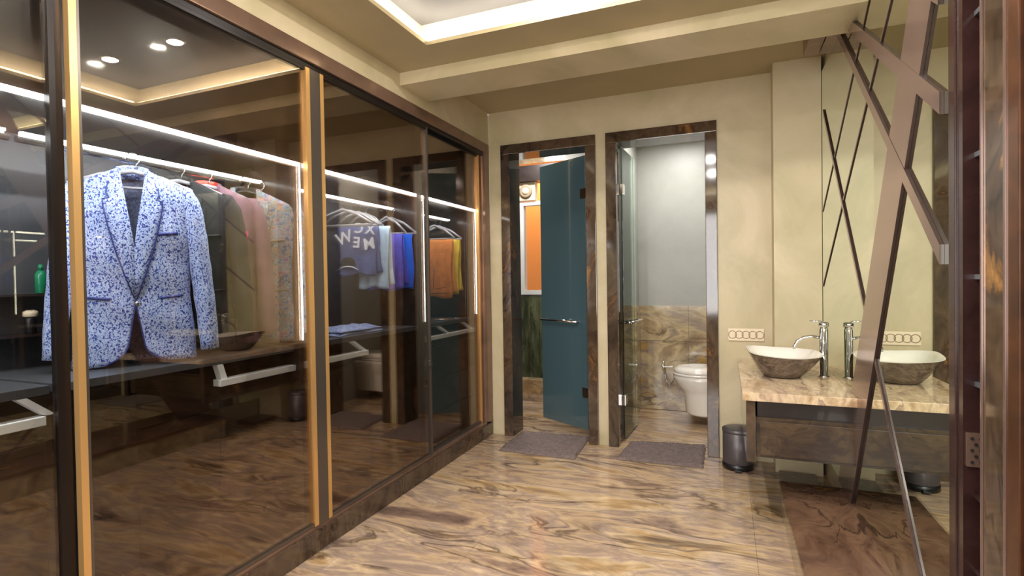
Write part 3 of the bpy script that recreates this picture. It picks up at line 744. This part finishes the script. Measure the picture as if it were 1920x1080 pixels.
def jacket(label, loc, rot, m, trim, lining, pocket=None, collar_lab=None, length=0.70, sleeve_out=1.0, seed=0, wscale=0.8):
    """suit jacket on its hanger; origin at the hem, front faces -y"""
    rnd = random.Random(seed)
    t = thing('suit_jacket', label, 'jacket', loc, rot=rot)
    ph = rnd.uniform(0, 6)
    t.scale = (wscale, 1, 1)
    def halfw(z):
        z = z / length
        for (a, wa), (b, wb_) in zip(PW, PW[1:]):
            if a <= z <= b: return wa + (wb_ - wa) * (z - a) / (b - a)
        return PW[-1][1] if z > 1 else PW[0][1]
    PW = [(0, 0.238), (0.2, 0.232), (0.42, 0.214), (0.62, 0.222), (0.78, 0.232), (0.9, 0.225), (1.0, 0.20)]
    def front_y(x, z):
        w_ = halfw(z); q = max(0.0, 1 - (min(abs(x), w_) / w_) ** 2.4)
        d = 0.055 + 0.022 * math.exp(-((z / length - 0.68) / 0.25) ** 2)
        return -d * math.sqrt(q) - 0.004 * math.sin(26 * x + ph + 4 * z) * (1 - z / length) - 0.003 * math.sin(40 * z + 12 * x)
    def ztop(x): return length - 0.005 - max(0, abs(x) - 0.06) * 0.40 - (max(0, abs(x) - 0.19) * 2.2)
    ZB, ZV = 0.31 * length, 0.60 * length      # button height, bottom of the V
    def xc(z):
        if z > ZV: return 0.052 * (z - ZV) / (length - ZV)
        if z > ZB: return 0.0
        q = 1 - z / ZB
        return 0.045 * q + 0.075 * max(0, (q - 0.72) / 0.28) ** 2.0
    for s in (-1, 1):
        bm = bmesh.new(); nu, nv = 16, 34; gr = []
        for j in range(nv + 1):
            row = []
            for i in range(nu + 1):
                u = i / nu; v_ = j / nv
                z = v_ * length
                w_ = halfw(z); x = xc(z) + (w_ - xc(z)) * u
                zt = ztop(x); z2 = zt * v_ + (0.006 * math.sin(9 * x * s + ph)) * (1 - v_)
                over = -0.004 if s > 0 else 0.0
                row.append(bm.verts.new((s * x, front_y(s * x, z2) + over, z2)))
            gr.append(row)
        for j in range(nv):
            for i in range(nu): bm.faces.new((gr[j][i], gr[j][i + 1], gr[j + 1][i + 1], gr[j + 1][i]))
        obj('front_panel', bm, m, t, True, solid=0.004)
        # cutaway and front edge piping
        bm = bmesh.new(); pts = []
        for j in range(0, nv + 1):
            z = j / nv * length
            if z <= ZB + 0.02: pts.append((s * xc(z), front_y(s * xc(z), z) - 0.005, z))
        tube(bm, pts, 0.0028, 6); obj('edge_piping', bm, trim, t, True)
        # lapel with notch
        prof = [(0.34, 0.006), (0.46, 0.040), (0.58, 0.070), (0.70, 0.094), (0.80, 0.110), (0.835, 0.112), (0.840, 0.086), (0.865, 0.098), (0.91, 0.096), (0.96, 0.080), (1.01, 0.062)]
        bm = bmesh.new(); ra = []; pip = []
        for q, xo in prof:
            z = q * length; xi = max(0.0, xc(z)) - 0.002
            if q >= 1: xi = 0.045
            row = []
            for i in range(5):
                x = xi + (xo - xi) * i / 4
                y = front_y(s * x, min(z, length * 0.985)) - 0.009 - 0.004 * math.sin(PI * i / 4)
                if q > 0.9: y += (q - 0.9) * 0.35
                row.append(bm.verts.new((s * x, y, z - max(0, x - 0.06) * 0.3 * (1 if q > 0.9 else 0))))
            pip.append(row[-1].co.copy() + Vector((0, -0.002, 0)))
            ra.append(row)
        for a, b_ in zip(ra, ra[1:]):
            for i in range(4): bm.faces.new((a[i], a[i + 1], b_[i + 1], b_[i]))
        lp = obj('lapel', bm, m, t, True, solid=0.003)
        bm = bmesh.new(); tube(bm, pip, 0.003, 6); obj('lapel_piping', bm, trim, lp, True)
        # sleeve
        bm = bmesh.new(); so = sleeve_out
        path = [(0.178, 0.0, 0.925 * length), (0.205, 0.002, 0.895 * length), (0.228, 0.004, 0.82 * length), (0.246, 0.004, 0.66 * length), (0.260 + 0.01 * so, -0.004, 0.46 * length), (0.270 + 0.02 * so, -0.02, 0.26 * length), (0.276 + 0.03 * so, -0.026, 0.035)]
        rad = [0.018, 0.047, 0.060, 0.063, 0.058, 0.054, 0.050]
        P = []; Rr = []
        n = 26
        for i in range(n + 1):
            f = i / n * (len(path) - 1); k = min(int(f), len(path) - 2); f -= k
            p = Vector(path[k]).lerp(Vector(path[k + 1]), f); r0 = rad[k] + (rad[k + 1] - rad[k]) * f
            P.append((s * p.x, p.y, p.z)); Rr.append(r0 * (1 + 0.03 * math.sin(i * 1.9 + ph)))
        tube(bm, P, Rr, 20, flat=0.8, cap=True)
        obj('sleeve', bm, m, t, True)
        # hip pocket
        bm = bmesh.new()
        x0, x1, zz = 0.095, 0.185, 0.335 * length
        pts = [(s * (x0 + (x1 - x0) * i / 6), front_y(s * (x0 + (x1 - x0) * i / 6), zz) - 0.005, zz + 0.008 * i / 6) for i in range(7)]
        tube(bm, pts, 0.0052, 6); obj('hip_pocket', bm, trim, t, True)
    # chest pocket, button
    bm = bmesh.new(); zz = 0.665 * length
    pts = [(0.090 + 0.078 * i / 6, front_y(0.09 + 0.078 * i / 6, zz) - 0.006, zz + 0.007 * i / 6) for i in range(7)]
    tube(bm, pts, 0.0058, 6); obj('chest_pocket', bm, trim, t, True)
    if pocket:
        bm = bmesh.new(); zz += 0.006
        pa = [(0.10, 0), (0.178, 0), (0.182, 0.030), (0.150, 0.024), (0.125, 0.046), (0.104, 0.026)]
        a = [bm.verts.new((p[0], front_y(p[0], zz) - 0.008, zz + p[1])) for p in pa]; b_ = [bm.verts.new((p[0], front_y(p[0], zz) - 0.003, zz + p[1])) for p in pa]
        bm.faces.new(a); bm.faces.new(b_[::-1])
        for i in range(6): bm.faces.new((a[i], b_[i], b_[(i + 1) % 6], a[(i + 1) % 6]))
        q = obj('pocket_square', bm, pocket, t); q['label'] = 'pink folded pocket square'
    bm = bmesh.new(); lathe(bm, [(0.001, 0), (0.009, 0), (0.009, 0.003), (0.001, 0.004)], seg=16)
    bmesh.ops.rotate(bm, verts=bm.verts, matrix=Matrix.Rotation(PI / 2, 3, 'X')); bmesh.ops.translate(bm, verts=bm.verts, vec=(0.004, front_y(0, ZB) - 0.008, ZB))
    obj('button', bm, M['steel'], t, True)
    # back panel with lining side showing in the neck
    bm = bmesh.new(); nu, nv = 22, 24; gr = []
    for j in range(nv + 1):
        row = []
        for i in range(nu + 1):
            v_ = j / nv; u = -1 + 2 * i / nu; z = v_ * length; x = u * halfw(z); z2 = ztop(x) * v_ + 0.004
            row.append(bm.verts.new((x, 0.060 * math.sqrt(max(0, 1 - abs(u) ** 2.6)), z2)))
        gr.append(row)
    for j in range(nv):
        for i in range(nu): bm.faces.new((gr[j][i], gr[j][i + 1], gr[j + 1][i + 1], gr[j + 1][i]))
    obj('back_panel', bm, m, t, True, solid=0.004)
    bm = bmesh.new(); gr = []
    for j in range(9):
        row = []
        for i in range(9):
            u = -1 + i / 4; z = length * (0.03 + 0.95 * j / 8); x = u * 0.13
            row.append(bm.verts.new((x, 0.040 + 0.008 * (1 - u * u), z)))
        gr.append(row)
    for j in range(8):
        for i in range(8): bm.faces.new((gr[j][i], gr[j][i + 1], gr[j + 1][i + 1], gr[j + 1][i]))
    obj('lining', bm, lining, t, True, solid=0.002)
    # collar round the back of the neck
    bm = bmesh.new(); A = []; n = 18
    for i in range(n + 1):
        a = PI * i / n
        cx, cy = 0.060 * math.cos(a), -0.035 + 0.075 * math.sin(a)
        k = math.sin(a)
        A.append([bm.verts.new((cx * 1.18, cy + 0.012 * k, length * 0.965 - 0.0 + 0.01 * k)), bm.verts.new((cx * 1.06, cy + 0.004, length * 1.0 + 0.028 * k)), bm.verts.new((cx * 0.92, cy - 0.006, length * 0.985 + 0.026 * k)), bm.verts.new((cx * 0.92, cy - 0.004, length * 0.95 + 0.01 * k))])
    for a, b_ in zip(A, A[1:]):
        for i in range(3): bm.faces.new((a[i], a[i + 1], b_[i + 1], b_[i]))
    c = obj('collar', bm, collar_lab[0] if collar_lab else m, t, True, solid=0.003)
    if collar_lab: c['label'] = collar_lab[1]
    return t
HZ = 0.962
def facing(px_angle): return px_angle
R1 = math.radians(57)
spots = [
    (-2.05, 1.30, R1, 'blue_floral', 'navy', 'lining', None, None, 'blue and white floral print jacket with navy piping, frontmost on the rail', 0.715, 'hanger'),
    (-2.08, 1.50, math.radians(56), 'charcoal', 'black', 'lining', None, None, 'plain charcoal jacket hanging between the blue floral and mauve jackets', 0.69, 'hanger'),
    (-2.08, 1.625, math.radians(55), 'mauve', 'plum', 'tan', 'pink', ('red', 'glossy red collar'), 'mauve jacket with a red collar and pink pocket square', 0.69, 'hanger'),
    (-2.05, 1.80, math.radians(50), 'multi_floral', 'tan', 'lining', None, ('black', 'black patterned collar lining'), 'multicoloured floral print jacket, last of the jackets', 0.70, 'hangerb'),
]
hl = ['pale hanger holding the blue and white floral jacket', 'pale hanger holding the plain charcoal jacket', 'pale hanger holding the mauve jacket with red collar', 'black hanger holding the multicoloured floral jacket']
for i, (x, y, r, m_, tr_, li, pk, col_, lab, ln, hm) in enumerate(spots):
    jacket(lab, (x, y, 1.722 - 0.045 - ln + 0.0), r, M[m_], M[tr_], M[li], M[pk] if pk else None, (M[col_[0]], col_[1]) if col_ else None, ln, 0.6 if i == 0 else 0.0, i + 1, (0.80, 0.84, 0.84, 0.95)[i])
    hanger(hl[i], (x, y, 1.722), r, M[hm], 0.19, 0.06)
hanger('empty black hanger at the right end of the jacket bay', (-2.08, 1.905, 1.722), math.radians(50), M['hangerb'], 0.12, 0.07)

def folded(label, name, cat, loc, rot, wdt, hgt, m, seed=0, back=None, shift=0.02):
    """cloth folded over the bar of a hanger: a front and a back fall joined at the top"""
    rnd = random.Random(seed); ph = rnd.uniform(0, 6)
    t = thing(name, label, cat, loc, rot=rot)
    for part, sg, h in (('front_fall', -1, hgt), ('back_fall', 1, hgt * 0.93)):
        bm = bmesh.new(); nu, nv = 20, 20; gr = []
        for j in range(nv + 1):
            row = []
            for i in range(nu + 1):
                u = i / nu - 0.5; v_ = j / nv
                x = u * wdt * (1 + 0.05 * math.sin(v_ * 5 + ph)) + (shift * v_ if sg > 0 else 0)
                y = sg * (0.012 * math.sqrt(min(1, v_ * 6)) + 0.010 * v_) + 0.006 * v_ * math.sin(u * 22 + ph + sg) + 0.002 * math.sin(30 * u + 18 * v_)
                z = -h * v_ + 0.010 * v_ * math.sin(u * 9 + ph)
                row.append(bm.verts.new((x, y, z)))
            gr.append(row)
        for j in range(nv):
            for i in range(nu): bm.faces.new((gr[j][i], gr[j][i + 1], gr[j + 1][i + 1], gr[j + 1][i]))
        mm_ = back if (back and sg > 0) else m
        obj(part, bm, mm_, t, True, solid=0.004)
    return t
ZR = 1.722
def on_hanger(y, x, label, name, cat, wdt, hgt, m, hlabel, seed, rot=0.0, ztop=1.60, back=None, hm='hanger', shift=0.02, xo=0.0):
    hanger(hlabel, (-2.08, y, ZR), rot, M[hm], wdt / 2 + 0.02, ZR - 0.045 - ztop - 0.006)
    return folded(label, name, cat, (-2.08 + xo, y, ztop), rot, wdt, hgt, m, seed, back, shift)
f1 = on_hanger(2.64, -2.10, 'navy shirt with large white letters folded over a hanger', 'folded_shirt', 'shirt', 0.25, 0.30, M['navyd'], 'pale hanger holding the navy lettered shirt', 3, math.radians(12), 1.592)
on_hanger(2.71, -2.08, 'pale blue shirt folded over a hanger behind the navy lettered shirt', 'folded_shirt', 'shirt', 0.20, 0.38, M['paleblue'], 'pale hanger holding the pale blue shirt', 4, math.radians(12), 1.592, xo=0.065)
on_hanger(2.93, -2.08, 'violet trousers folded over a hanger in the middle bay', 'folded_trousers', 'trousers', 0.24, 0.37, M['violet'], 'pale hanger holding the violet trousers', 5, math.radians(8), 1.565)
on_hanger(2.985, -2.06, 'bright royal blue trousers behind the violet pair', 'folded_trousers', 'trousers', 0.32, 0.37, M['royal'], 'pale hanger holding the royal blue trousers', 6, math.radians(8), 1.565)
f2 = on_hanger(3.55, -1.98, 'rust brown trousers folded over a hanger in the far bay', 'folded_trousers', 'trousers', 0.29, 0.45, M['rust'], 'pale hanger holding the rust brown trousers', 7, math.radians(10), 1.57)
on_hanger(3.62, -1.98, 'mustard yellow trousers hanging behind the rust brown pair', 'folded_trousers', 'trousers', 0.33, 0.42, M['mustard'], 'pale hanger holding the mustard trousers', 8, math.radians(10), 1.57)
for k, y in enumerate((2.50, 2.56)):
    hanger(['empty pale hanger just left of the navy lettered shirt', 'empty pale hanger touching the navy lettered shirt'][k], (-2.08, y, ZR), math.radians(10), M['hanger'], 0.19, 0.09)
# lettering and hat print on the navy shirt (upside down, as the shirt hangs folded)
def letter(s, x, z, size, rz, mirror=False):
    cu = bpy.data.curves.new('lettering', 'FONT'); cu.body = s; cu.size = size * 1.2; cu.extrude = 0.0008; cu.align_x = 'CENTER'; cu.align_y = 'CENTER'
    cu.offset = 0.002
    tmp = bpy.data.objects.new('tmp', cu); COL.objects.link(tmp)
    dg = bpy.context.evaluated_depsgraph_get(); me = bpy.data.meshes.new_from_object(tmp.evaluated_get(dg)); bpy.data.objects.remove(tmp)
    o = bpy.data.objects.new('lettering', me); COL.objects.link(o); me.materials.clear(); me.materials.append(M['print'])
    o.parent = f1; o.location = (x, -0.034, z)
    Rm = Matrix.Rotation(PI / 2, 4, 'X') @ Matrix.Rotation(rz, 4, 'Z')
    if mirror: Rm = Rm @ Matrix.Diagonal((-1, 1, 1, 1))
    o.matrix_local = Matrix.Translation((x, -0.034, z)) @ Rm
letter('C', 0.02, -0.012, 0.07, PI)
letter('X', 0.095, -0.018, 0.075, PI * 0.96)
letter('W', -0.075, -0.075, 0.085, math.radians(18))
letter('E', 0.005, -0.105, 0.075, math.radians(-6), True)
letter('M', 0.085, -0.115, 0.08, math.radians(8))
bm = bmesh.new(); pts = [(-0.055 + 0.06 * math.cos(a * PI / 14) * (0.9 if a < 14 else 1), -0.245 + 0.055 * math.sin(a * PI / 14)) for a in range(15)]
a = [bm.verts.new((p[0], -0.037, p[1])) for p in pts]; b_ = [bm.verts.new((p[0], -0.034, p[1])) for p in pts]
bm.faces.new(a); bm.faces.new(b_[::-1])
for i in range(len(pts)): bm.faces.new((a[i], b_[i], b_[(i + 1) % len(pts)], a[(i + 1) % len(pts)]))
obj('hat_print', bm, M['dark_print'], f1)
bm = bmesh.new(); tube(bm, [(-0.125, -0.037, -0.272), (-0.09, -0.037, -0.252), (-0.055, -0.037, -0.247), (-0.02, -0.037, -0.252), (0.012, -0.037, -0.268)], [0.003, 0.007, 0.008, 0.007, 0.003], 8, flat=0.5); obj('brim_print', bm, M['print'], f1, True)
# seams on the rust trousers
for (p, q) in (((0.01, -0.04, -0.22), (0.0, -0.04, -0.38)), ((0.0, -0.04, -0.385), (0.11, -0.04, -0.37)), ((-0.14, -0.034, -0.42), (0.13, -0.036, -0.415))):
    bm = bmesh.new(); tube(bm, [p, q], 0.0025, 6); o = obj('seam', bm, M['bwood'], f2, True)

# folded blue patterned cloth lying on the shelf
t = thing('folded_cloth', 'blue and white patterned cloth lying on the shelf below the navy shirt', 'cloth', (-2.06, 2.50, 0.953))
for k in range(2):
    bm = bmesh.new(); nu, nv = 26, 16; gr = []
    for j in range(nv + 1):
        row = []
        for i in range(nu + 1):
            u, v_ = i / nu - 0.5, j / nv - 0.5
            e = min(1, (0.5 - abs(u)) * 9) * min(1, (0.5 - abs(v_)) * 7)
            row.append(bm.verts.new((v_ * 0.22 + 0.01 * math.sin(9 * u + k), u * (0.44 - 0.05 * k), 0.002 + 0.018 * k + e * (0.018 + 0.007 * math.sin(19 * u + 3 * k) * math.cos(13 * v_ + 2 * k)))))
        gr.append(row)
    for j in range(nv):
        for i in range(nu): bm.faces.new((gr[j][i], gr[j][i + 1], gr[j + 1][i + 1], gr[j + 1][i]))
    bm.faces.ensure_lookup_table()
    obj('layer', bm, M['blue_floral'], t, True, solid=0.003)
# bottle and jar on the niche shelves at the left
t = thing('bottle', 'slim green bottle on the upper niche shelf left of the blue jacket', 'bottle', (-2.345, 1.15, 1.2255))
bm = bmesh.new(); lathe(bm, [(0.016, 0), (0.018, 0.002), (0.018, 0.07), (0.010, 0.085)], seg=20); obj('body', bm, M['green_b'], t, True)
bm = bmesh.new(); lathe(bm, [(0.008, 0.0855), (0.008, 0.105), (0.003, 0.108)], seg=16); obj('cap', bm, M['green_b'], t, True)
t = thing('jar', 'small dark jar with a cream lid on the lower niche shelf', 'jar', (-2.345, 1.115, 1.0805))
bm = bmesh.new(); lathe(bm, [(0.014, 0), (0.017, 0.002), (0.017, 0.055), (0.014, 0.06)], seg=20); obj('body', bm, M['binb'], t, True)
bm = bmesh.new(); lathe(bm, [(0.016, 0.0605), (0.022, 0.064), (0.022, 0.080), (0.012, 0.086)], seg=20); obj('lid', bm, M['ivory'], t, True)
